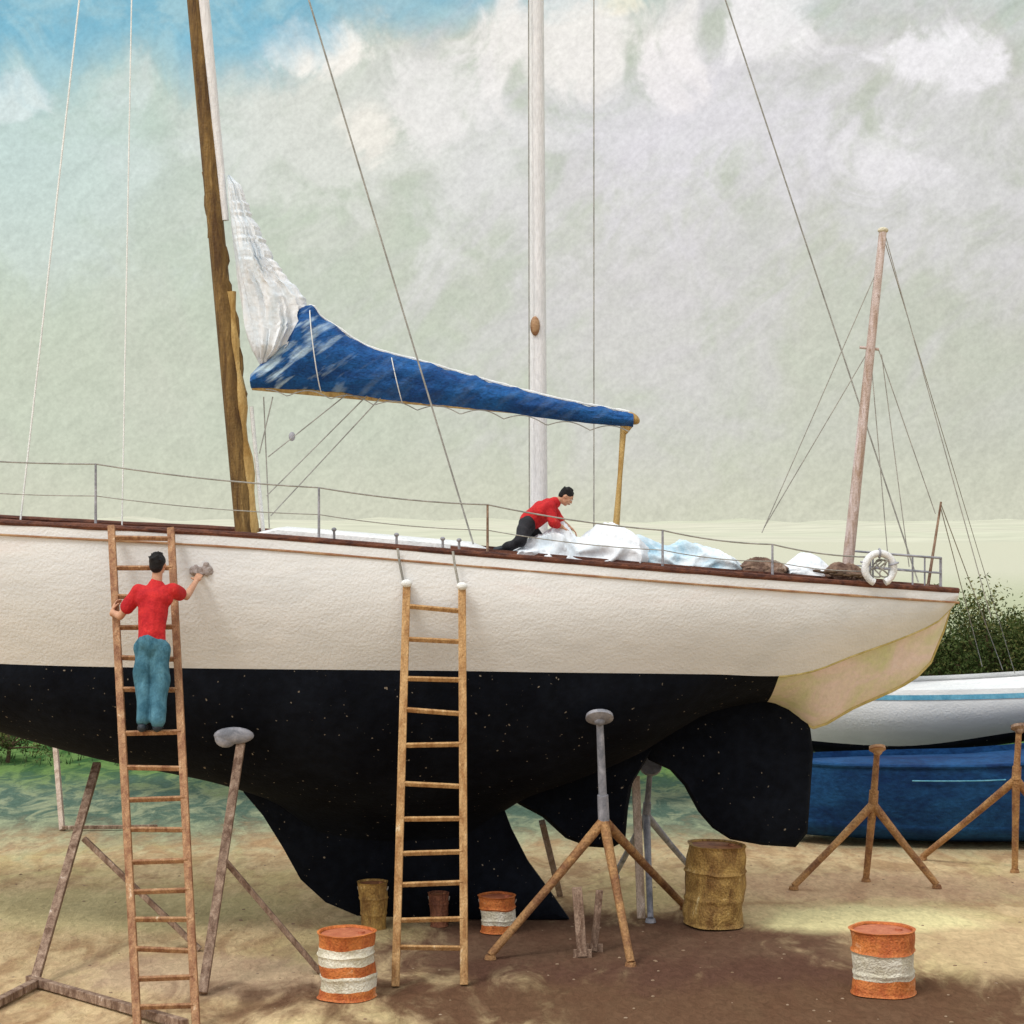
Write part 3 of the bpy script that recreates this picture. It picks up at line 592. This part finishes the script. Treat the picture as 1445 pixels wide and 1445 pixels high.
b=B(); b.grid([[Vector((x,skin3(x,s3(x)-o_),s3(x)-o_)) for o_ in(.07,.09,.12,.14)] for x in x3 if x>4.6]); part(wb,'hull_stripe',b,'stripe')
for x in(5.5,8,10.5):
    b=B(); b.tube([(x,Y3,0),(x,Y3,.95)],.12,10); part(wb,'support_post',b,'timber')
Y4=25.0
bb=thing('wooden_boat','low dark blue wooden boat resting on the ground','boat',(7,Y4,0))
h4=herm([3.65,4.3,6,9,12],[.25,.75,1.0,1.0,.8]); s4=herm([3.65,6,8,12],[1.08,1.10,1.24,1.4]); w4=herm([3.65,4.3,6,9,12],[.2,.6,.85,.85,.6])
k4=herm([3.65,6,12],[.36,.30,.38]); b4=herm([3.65,6,12],[.08,.0,.08])
x4=list(np.arange(3.65,12.01,.2)); hull(bb,x4,h4,s4,w4,k4,b4,Y4,'boatblue','boatblue'); deck(bb,x4,h4,s4,Y4,'boatblue',.08)
b=B(); b.tube([Vector((x,Y4-h4(x)-.03,s4(x)-.17)) for x in np.arange(5.2,6.4,.1)],.009,8); part(bb,'trim_strip',b,'stripe')
b=B(); b.tube([Vector((x,Y4-h4(x),s4(x)+.01)) for x in x4],.03,8); part(bb,'gunwale',b,'boatblue')

# ================================================================= STANDS
def stand(label,pad,node,feet,mp='steel',ml='rust',r=.045,group='boat stands in the yard',padr=.13,mpad=None,pn=(0,.8,.6)):
    base=Vector((node.x,node.y,0)); e=thing('boat_stand',label,'boat stand',base,group)
    b=B(); b.tube([node-(pad-node).normalized()*.05,pad],[r*.9,r*.7],12); b.tube([node,node.lerp(pad,.25)],[r*1.15,r*1.1],12); part(e,'post',b,mp)
    n=Vector(pn).normalized(); b=B(); rr=[padr*.5,padr,padr*.97]
    b.tube([pad-n*.05,pad-n*.015,pad+n*.02],rr,18); b.ell(pad-n*.03,r*1.2); part(e,'pad',b,mpad or mp)
    for f in feet:
        f=Vector(f); b=B(); b.tube([node,node.lerp(f,.5)+Vector((0,0,.005)),f+Vector((0,0,.03))],[r*1.05,r*.85,r*.8],10); b.tube([f-Vector((0,0,.01)),f+Vector((0,0,.03))],[.06,.05],12); part(e,'leg',b,ml)
    return e
stand('grey steel post stand with three rusty legs under the yacht',at(846,1012,18.44),at(852,1158,18.6),[gd(692,1352),gd(890,1362),gd(966,1282)],r=.05,padr=.14,pn=(0,.55,.8))
stand('grey boat stand with crossed splayed legs behind the rudder',at(918,1080,20.75),at(912,1150,20.9),[gd(868,1238),gd(978,1232),gd(918,1300)],ml='steel',mpad='steel',r=.042,padr=.13,pn=(0,-.8,.6))
stand('rusty steel tripod stand in front of the blue boat',at(1238,1056,21.9),at(1232,1135,21.9),[gd(1120,1254),gd(1222,1243),gd(1322,1252)],mp='rust',r=.05,padr=.10,mpad='strake',pn=(0,.5,1))
stand('rusty tripod stand beside the blue hull',at(1438,1026,22.4),at(1434,1100,22.4),[gd(1302,1212),gd(1432,1230),gd(1530,1225)],mp='rust',r=.05,padr=.10,mpad='timber',pn=(0,.5,1))
e=thing('timber_prop','pale timber prop leaning under the yacht hull','timber prop',gd(895,1290)); 
b=B(); b.beam(gd(905,1296),at(897,1095,20.25),.09,.05); part(e,'post',b,'paletimber',bevel=.006)
e=thing('timber_prop','thin timber prop standing behind the yacht keel','timber prop',gd(795,1262)); 
b=B(); b.beam(gd(790,1262),at(765,1160,20.4),.07,.07); part(e,'post',b,'paletimber',bevel=.006)
e=thing('timber_cradle','weathered timber cradle posts and braces under the yacht','boat cradle',gd(150,1400))
cr=[('post',at(340,1048,18.34),gd(286,1402),.085,.06),('brace',at(318,1215,17.6),gd(452,1372),.05,.05),('post',at(137,1078,19.5),gd(47,1392),.085,.06),('brace',at(118,1183,18.7),gd(282,1340),.055,.05),
    ('foot_beam',gd(40,1388)+Vector((0,0,.04)),gd(262,1452)+Vector((0,0,.04)),.08,.07),('foot_beam',gd(52,1392)+Vector((0,0,.04)),gd(-40,1440)+Vector((0,0,.04)),.08,.07)]
for nm,p,q,w_,h_ in cr:
    b=B(); b.beam(p,q,w_,h_); part(e,nm,b,'timber',bevel=.006)
b=B(); c=at(330,1038,18.30); b.ell(c,(.20,.06,.085)); b.ell(c+Vector((-.08,0,-.03)),(.11,.05,.09)); part(e,'pad',b,'steel')
f=gd(88,1172); e=thing('timber_prop','weathered prop holding the rear yacht','timber prop',f)
top=at(74,1000,Y2-.9); b=B(); b.beam(f,top,.07,.07); part(e,'post',b,'paletimber',bevel=.006)
b=B(); b.beam(f+Vector((0,0,.04)),f+Vector((1.3,.1,.04)),.05,.05); part(e,'foot_beam',b,'timber',bevel=.006)
for (xa,ya,xb_,yb,w_) in((822,1350,814,1252,.10),(838,1342,846,1256,.07)):
    f=gd(xa,ya); e=thing('short_post','short pale timber post standing beside the keel','timber post',f,'short posts by the keel')
    b=B(); b.beam(f,at(xb_,yb,f.y+.08),w_,.06); part(e,'post',b,'timber',bevel=.006)
    b=B(); b.beam(f+Vector((-.09,0,.012)),f+Vector((.09,0,.012)),.12,.024); part(e,'foot',b,'timber',bevel=.004)

# ================================================================= DRUMS
def drum(label,px0,px1,pyt,pyb,bands,name='steel_drum',cat='drum',group='drums on the yard',lean=0,lid='drumlid',taper=1.0,handle=False,plain='drumrust'):
    Y=F*EYE/(pyb-8-HZ); wpx=px1-px0; r=wpx/2/F*Y; f=gd((px0+px1)/2,pyb-8); f.y+=r*.2; h=(pyb-pyt-8)/F*Y*.97
    e=thing(name,label,cat,f,group); rot=Matrix.Rotation(lean,3,'Y'); f=f+Vector((0,0,-.005))
    prof=[]
    K=44
    for i in range(K+1):
        z=h*i/K; t=i/K; rr=r*(taper+(1-taper)*t)
        for c in(.0,.33,.66,1.0): rr+=.016*r/.3*math.exp(-((t-c)/.018)**2)
        prof.append((rr,z))
    prof.append((r*.95,h)); prof.append((r*.93,h-.02))
    fun=None
    if bands: mats=['orange','drumwhite']; fun=lambda z:(1 if any(a<=z/h<c for a,c in bands) else 0)
    else: mats=[plain]
    b=B(); b.lathe(f,prof,40,fun,rot,True,False)
    for v in b.v:
        d=v-f
        if Vector((d.x,d.y,0)).length>.01:
            v+= Vector((d.x,d.y,0)).normalized()*(.045*r/.3*noise.noise(Vector((d.x*4+px0,d.y*4,d.z*4))))
            if .05*h<d.z<.95*h: v.z+=.022*noise.noise(Vector((d.x*7+px0,d.y*7,d.z*3)))
    part(e,'body',b,mats,ang=50)
    b=B(); b.lathe(f,[(r*.945,h-.022),(r*.5,h-.018),(r*.02,h-.018)],32,None,rot); b.lathe(f+Vector((r*.5,0,0)),[(r*.12,h-.018),(r*.12,h)],10,None,rot); part(e,'lid',b,lid)
    if handle:
        b=B(); b.tube([f+Vector((r*1.02*math.cos(t),-.1*r,h*.9-.10*math.sin(t))) for t in np.linspace(math.pi,0,14)],.007,6); part(e,'handle',b,'wire')
drum('dented orange drum with two white bands on painted hull shade',450,529,1312,1414,[(.14,.36),(.52,.78)],lid='redlid')
drum('orange drum with one broad white band on painted hull shade',1204,1292,1308,1408,[(.26,.66)],lid='redlid')
drum('tall rusty ochre oil drum under the stern',968,1050,1188,1312,None,lean=.03)
drum('small ochre rusty pail near the keel',505,547,1242,1318,None,'pail','bucket','pails under the yacht',taper=.85,handle=True)
drum('small orange and white pail near the keel',676,728,1262,1322,[(.2,.62)],'pail','bucket','pails under the yacht',taper=.9,handle=True,lid='redlid')
drum('small dark reddish pail behind the ladder rungs',605,634,1258,1314,None,'pail','bucket','pails under the yacht',taper=.85,handle=True,lid='drumlid',plain='pailrust')

# ================================================================= LADDERS
def ladder(label,tl,tr,bl,br,rungs,sw=.07,m='wood'):
    e=thing('ladder',label,'ladder',((bl+br)/2),'wooden ladders against the hull')
    for a,c in((tl,bl),(tr,br)):
        b=B(); b.beam(c,a,sw,.045); part(e,'stile',b,m,bevel=.007)
    for t in rungs:
        p=bl.lerp(tl,t);q=br.lerp(tr,t); j=Vector((0,0,random.uniform(-.014,.014))); b=B(); b.beam(p+j,q-j,.045,.030,ref=(0,1,.5)); part(e,'rung',b,m,bevel=.006)
    return e
def par_t(top,bot,py):
    lo,hi=0,1
    for _ in range(40):
        m=(lo+hi)/2; p=bot.lerp(top,m); y=HZ+(EYE-p.z)/p.y*F
        if y>py: lo=m
        else: hi=m
    return lo
L1t=[at(157,742,18.00),at(241,745,18.00)]; L1b=[Vector((at(194,1459,15.75).x,15.75,-.02)),Vector((at(277,1459,15.75).x,15.75,-.02))]
r1=[par_t(L1t[0],L1b[0],y) for y in(758,800,842,884,928,972,1033,1083,1127,1170,1215,1257,1297,1340,1380,1420,1452)]
ladder('long rust brown wooden ladder leaning on the hull, carrying a worker',L1t[0],L1t[1],L1b[0],L1b[1],r1,m='woodred')
L2t=[at(574,826,18.04),at(652,830,18.04)]; L2b=[gd(558,1392),gd(655,1390)]
r2=[par_t(L2t[0],L2b[0],y) for y in(857,902,957,1003,1050,1107,1155,1203,1247,1298,1338)]
l2=ladder('wooden ladder with eleven rungs leaning against the hull',L2t[0],L2t[1],L2b[0],L2b[1],r2,.075)
for p in L2t:
    b=B(); b.ell(p+Vector((0,-.02,.02)),(.055,.04,.04)); part(l2,'padding',b,'rope')
    b=B(); b.tube([p+Vector((-.03,0,.02)),p+Vector((-.07,.0,.22)),p+Vector((-.09,.02,.36))],.012,6); part(l2,'lashing',b,'wire')

# ================================================================= PEOPLE
def hand(b,wrist,d,pn,side,curl=.6,s=1.0):
    d=Vector(d).normalized(); pn=Vector(pn); pn=(pn-d*pn.dot(d)).normalized(); t=Vector(side); t=(t-d*t.dot(d)-pn*t.dot(pn)).normalized()
    W=Vector(wrist); rot=Matrix((t,pn,d)).transposed()
    b.ell(W+d*.048*s,(.040*s,.017*s,.052*s),rot)
    b.cap(W-d*.02*s,W+d*.02*s,.025*s,.024*s,10)
    for i,(o,l) in enumerate(((.028,.070),(.010,.078),(-.010,.074),(-.028,.058))):
        p=W+d*.088*s+t*o*s; ang=curl*(.75+.12*i); dd=d
        for k,fr in enumerate((.42,.32,.26)):
            a=ang*(.45 if k==0 else .95); dd=(dd*math.cos(a)+pn*math.sin(a)).normalized(); q=p+dd*l*fr*1.1*s
            b.cap(p,q,.0088*s-.0008*k,.0082*s-.0008*k,8); p=q
    p=W+d*.025*s+t*.034*s; q=p+(t*.7+d*.6+pn*.35).normalized()*.040*s; b.cap(p,q,.0115*s,.0100*s,8); b.cap(q,q+(d*.8+pn*.6+t*.1).normalized()*.032*s,.0098*s,.0088*s,8)
def head(b,c,fw,up,s=1.0):
    fw=Vector(fw).normalized(); up=Vector(up); up=(up-fw*up.dot(fw)).normalized(); rt=fw.cross(up); R=Matrix((rt,fw,up)).transposed()
    P=lambda x,y,z:Vector(c)+R@Vector((x,y,z))*s
    b.ell(P(0,-.008,.02),(.074*s,.092*s,.092*s),R); b.ell(P(0,.022,-.03),(.058*s,.066*s,.078*s),R); b.ell(P(0,.055,-.085),(.026*s,.024*s,.02*s),R)
    b.ell(P(0,.075,.028),(.052*s,.014*s,.012*s),R)
    b.cap(P(0,.082,.018),P(0,.103,-.020),.008*s,.012*s,8); b.ell(P(0,.086,-.052),(.024*s,.010*s,.010*s),R)
    for k in(-1,1):
        b.ell(P(k*.074,-.006,-.004),(.009*s,.017*s,.028*s),R); b.ell(P(k*.040,.062,-.015),(.020*s,.016*s,.018*s),R)
    return P,R
def finish_person(label,bd,parts,base):
    o=mk('person',bd,['skin'],base,post=remesh(.0065,3)); o['label']=label; o['category']='person'
    for nm,pb,m,nz in parts:
        mk(nm,pb,[m],base,o,post=remesh(.009,4,nz,9,len(nm)) if nz is not None else None)
    return o
def hairm(P,R,s=1.0,seed=1):
    b=B(); b.ell(P(0,-.018,.036),(.080*s,.096*s,.082*s),R); b.ell(P(0,-.050,.0),(.070*s,.058*s,.078*s),R)
    rnd=random.Random(seed)
    for i in range(26):
        a=rnd.uniform(0,6.28);e=rnd.uniform(.1,1.4); d=Vector((math.cos(a)*math.cos(e),math.sin(a)*math.cos(e)-.1,math.sin(e)))
        p=Vector((0,-.018,.040))+Vector((d.x*.075,d.y*.090,d.z*.078)); q=p+d*.012+Vector((rnd.uniform(-.01,.01),.008,.004))
        if p.y>.05 and p.z<.07: continue
        b.cap(P(*p),P(*q),.013*s,.007*s,8)
    return b
def face_parts(P,s,parts):
    for k in(-1,1):
        b=B(); b.ell(P(k*.030,.080,.008),.0095*s,None,0,10,8); parts.append(('eye',b,'eye',None))
        b=B(); b.ell(P(k*.030,.0875,.008),.0048*s,None,0,8,6); parts.append(('pupil',b,'hair',None))
        b=B(); b.tube([P(k*.016,.088,.030),P(k*.045,.080,.032)],[.0045*s,.0035*s],6); parts.append(('eyebrow',b,'hair',None))
    b=B(); b.ell(P(0,.094,-.052),(.018*s,.006*s,.006*s)); parts.append(('mouth',b,'lip',None))
V=Vector
# --- worker on the ladder (back to the viewer)
tF=par_t(L1t[0],L1b[0],1033); rc=(L1b[0].lerp(L1t[0],tF)+L1b[1].lerp(L1t[1],tF))/2
fy=rc.y; fz=rc.z+.02
hipc=at(214,915,fy+.14)
LH=hipc+V((-.075,0,0)); RH=hipc+V((.075,0,0))
LA=V((rc.x-.075,fy-.05,fz+.085)); RA=V((rc.x+.065,fy-.05,fz+.085))
LK=LH.lerp(LA,.5)+V((-.005,.035,0)); RK=RH.lerp(RA,.5)+V((.005,.03,0))
Yt=fy+.30
chest=at(217,852,Yt-.02); waist=at(215,888,fy+.20); neckb=at(221,824,Yt+.02); hd=at(223,797,Yt+.05)
LS=at(196,835,Yt); RS=at(242,833,Yt+.01)
RW=at(277,820,17.90); RE=RS.lerp(RW,.48)+V((.035,-.05,-.10))
lst=par_t(L1t[0],L1b[0],862); LR=L1b[0].lerp(L1t[0],lst); LW=LR+V((-.015,-.075,-.01)); LE=LS.lerp(LW,.5)+V((-.035,-.08,-.13))
bd=B()
bd.cap(hipc+V((0,0,.02)),waist,.09,.085); bd.cap(waist,chest,.085,.095); bd.ell(chest+V((0,0,.04)),(.13,.08,.09)); bd.cap(chest.lerp(LS,.5),LS,.05,.042); bd.cap(chest.lerp(RS,.5),RS,.05,.042)
bd.cap(chest,neckb,.07,.05); bd.cap(neckb,hd,.050,.048)
for h_,k_,a_ in((LH,LK,LA),(RH,RK,RA)):
    bd.cap(h_,k_,.074,.050); bd.cap(k_,k_.lerp(a_,.35),.050,.048); bd.cap(k_.lerp(a_,.35),a_,.048,.036); bd.cap(a_+V((0,-.02,-.04)),a_+V((0,.13,-.065)),.034,.026)
for s_,e_,w_ in((LS,LE,LW),(RS,RE,RW)):
    bd.cap(s_,e_,.042,.036); bd.cap(e_,e_.lerp(w_,.3),.036,.036); bd.cap(e_.lerp(w_,.3),w_,.036,.025)
hand(bd,RW,(RW-RE).normalized()+V((.1,.3,.4)),(0,1,0),(-1,0,.2),.35)
hand(bd,LW,V((.1,.5,.75)),V((.9,.4,0)),V((.3,-.1,1)),1.0)
P,R=head(bd,hd,(.18,1,.08),(0.02,-.08,1),.97)
sh=B(); sh.cap(waist+V((0,-.02,-.12)),waist,.134,.126); sh.cap(waist,chest,.126,.140); sh.ell(chest+V((0,0,.05)),(.182,.125,.122)); 
for s_,e_,k in((LS,LE,-1),(RS,RE,1)):
    sh.cap(chest.lerp(s_,.5)+V((0,0,.02)),s_,.095,.074); sh.cap(s_,s_.lerp(e_,.62),.074,.064)
sh.cap(neckb+V((0,0,-.05)),neckb+V((0,0,-.005)),.10,.070)
tr=B(); tr.cap(LH+V((.03,0,.03)),RH+V((-.03,0,.03)),.104,.104); tr.cap(hipc+V((0,0,.0)),hipc+V((0,.01,.06)),.114,.112)
for h_,k_,a_ in((LH,LK,LA),(RH,RK,RA)):
    tr.cap(h_,k_,.096,.080); tr.cap(k_,a_+V((0,0,.02)),.080,.074)
parts=[('shirt',sh,'red',.016),('trousers',tr,'teal',.026),('hair',hairm(P,R,.97,3),'hair',0)]
for a_ in(LA,RA): shoe=B(); shoe.cap(a_+V((0,-.035,-.05)),a_+V((0,.12,-.062)),.043,.034); parts.append(('shoe',shoe,'shoe',0))
face_parts(P,.97,parts)
finish_person('person in red shirt and teal trousers standing on a ladder',bd,parts,rc)
sc_=RW+(RW-RE).normalized()*.13+V((.02,.03,.06)); b=B()
for i in range(14):
    b.ell(sc_+V((random.uniform(-.09,.09),random.uniform(-.015,.03),random.uniform(-.045,.045))),(random.uniform(.03,.05),.03,random.uniform(.025,.04)))
o=mk('sponge',b,['sponge'],sc_,post=remesh(.01,2,.02,30,2)); o['label']='grey brown scrubbing sponge held against the white hull'; o['category']='sponge'

# --- worker kneeling on deck, legs trailing behind, bent over the sail
Yk=19.28; K=lambda px,py,dy=0:at(px,py,Yk+dy)
hip=K(744,739); kn1=K(734,763,-.22); kn2=K(764,766,.15); an1=K(713,774,-.06); an2=K(724,774,.15)
ch=K(765,722); sh1=K(777,715,-.13); sh2=K(775,712,.15); nb=K(783,709); hdc=K(799,701)
w1=K(794,744,-.10); w2=K(801,742,.10); e1=K(781,737,-.18); e2=K(787,731,.18)
bd=B(); bd.cap(hip,ch,.08,.09); bd.ell(ch,(.09,.11,.085)); bd.cap(ch,nb,.085,.045); bd.cap(nb,hdc,.042,.040)
for hh,k_,a_ in((hip+V((0,-.06,0)),kn1,an1),(hip+V((0,.06,0)),kn2,an2)):
    bd.cap(hh,k_,.068,.046); bd.cap(k_,a_,.044,.030); bd.cap(a_,a_+V((-.10,0,-.01)),.028,.020)
for s_,e_,w_ in((sh1,e1,w1),(sh2,e2,w2)):
    bd.cap(ch.lerp(s_,.6),s_,.05,.040); bd.cap(s_,e_,.038,.033); bd.cap(e_,w_,.032,.022)
hand(bd,w1,V((.8,.1,-.6)),(-.3,0,-1),(0,1,0),.5,.9); hand(bd,w2,V((.8,-.1,-.6)),(-.3,0,-1),(0,-1,0),.5,.9)
P,R=head(bd,hdc,(1,-.12,-.85),(.75,0,1),.80)
sh=B(); sh.cap(hip.lerp(ch,.15),ch,.102,.120); sh.ell(ch,(.12,.148,.115)); sh.cap(ch,nb,.112,.062)
for s_,e_,w_ in((sh1,e1,w1),(sh2,e2,w2)): sh.cap(ch.lerp(s_,.6),s_,.078,.064); sh.cap(s_,e_,.058,.050); sh.cap(e_,e_.lerp(w_,.35),.050,.045)
tr=B(); tr.cap(hip+V((0,-.055,-.01)),hip+V((0,.055,-.01)),.094,.094)
for hh,k_,a_ in((hip+V((0,-.06,0)),kn1,an1),(hip+V((0,.06,0)),kn2,an2)):
    tr.cap(hh,k_,.086,.066); tr.cap(k_,a_,.062,.048)
parts=[('shirt',sh,'red',.018),('trousers',tr,'darkpants',.022),('hair',hairm(P,R,.80,5),'hair',0)]
for a_ in(an1,an2): shoe=B(); shoe.cap(a_+V((-.02,0,0)),a_+V((-.10,0,-.01)),.036,.028); parts.append(('shoe',shoe,'shoe',0))
face_parts(P,.80,parts)
finish_person('person in red shirt and black trousers kneeling over the sail',bd,parts,K(745,782))

# ================================================================= VEGETATION
def shrub(name,label,base,h,wd,seed,n=9000,group='green trees beyond the yard'):
    rnd=random.Random(seed); base=V(base); e=thing(name,label,'tree' if 'tree' in name else 'bush',base,group)
    b=B(); cl=[]
    b.tube([base+V((0,0,-.1)),base+V((.05,0,h*.25)),base+V((0,.05,h*.5))],[h*.035,h*.028,h*.018],8)
    for i in range(18):
        a=rnd.uniform(0,6.28); rr=rnd.uniform(.15,1)**.6*wd/2; zz=h*(rnd.uniform(.25,.9) if rr<wd*.3 else rnd.uniform(.2,.62))
        c=base+V((rr*math.cos(a),rr*math.sin(a)*.7,zz)); cl.append((c,rnd.uniform(.14,.26)*h,rnd.random()))
        b.tube([base+V((0,0,h*.2)),base.lerp(c,.6)+V((0,0,h*.1)),c],[h*.018,h*.010,h*.004],6)
    part(e,'trunk',b,'bark')
    b=B()
    for i in range(n):
        c,r,tn=cl[rnd.randrange(len(cl))]; d=V((rnd.gauss(0,1),rnd.gauss(0,1),rnd.gauss(0,1))).normalized()*r*rnd.uniform(.3,1.2)
        p=c+d; p.z=max(p.z,base.z+.03); s_=rnd.uniform(.015,.034)*(h/2.8)**.5*1.2; u=V((rnd.gauss(0,1),rnd.gauss(0,1),rnd.gauss(0,1))).normalized(); v_=u.cross(V((rnd.gauss(0,1),rnd.gauss(0,1),rnd.gauss(0,1)))).normalized()
        b.add([p-u*s_*1.5,p+v_*s_*.6,p+u*s_*1.5,p-v_*s_*.6],[[0,1,2,3]],1 if rnd.random()<(.75 if tn>.6 else .12) else 0)
    part(e,'crown',b,['leafd','leafl'],smooth=False)
for i,(px,Y,h,wd) in enumerate(((1345,43,2.8,2.2),(1400,42,2.9,2.4),(1455,44,2.5,2.5),(1500,41,3.1,2.6),(1300,47,2.2,2.0),(1378,46,2.2,2.6))):
    shrub('small_tree','small dark green leafy tree beyond the boats',((px-722.5)/F*Y,Y,0),h,wd,40+i)
for i,(px,Y,h,wd) in enumerate(((10,33,1.2,1.6),(-60,33,1.3,2.2))):
    shrub('bush','low green bush beyond the wet grass',((px-722.5)/F*Y,Y,0),h,wd,80+i,2600,'bushes beyond the yard')
b=B(); rnd=random.Random(5)
for i in range(6000):
    x=rnd.uniform(-12,14); y=rnd.uniform(32.5,42)
    hh=rnd.uniform(.05,.16); a=rnd.uniform(0,3.14); u=V((math.cos(a),math.sin(a),0))*.018; ln=V((rnd.uniform(-.06,.06),rnd.uniform(-.06,.06),hh))
    p=V((x,y,-.02)); b.add([p-u,p+u,p+ln],[[0,1,2]])
o=mk('grass',b,['grass'],(0,30,0),smooth=False); o['kind']='stuff'; o['label']='rough green grass beyond the yard'
b=B()
for i in range(320):
    x=rnd.uniform(-6,7); y=rnd.uniform(15.2,24); r=rnd.uniform(.006,.018)*(1.5 if rnd.random()<.05 else 1)
    b.ell((x,y,gz(x,y)+r*.1),(r*rnd.uniform(.8,1.4),r,r*.5),None,0,7,5)
o=mk('gravel',b,['stone'],(0,19,0)); o['kind']='stuff'; o['label']='scattered pebbles on the yard earth'
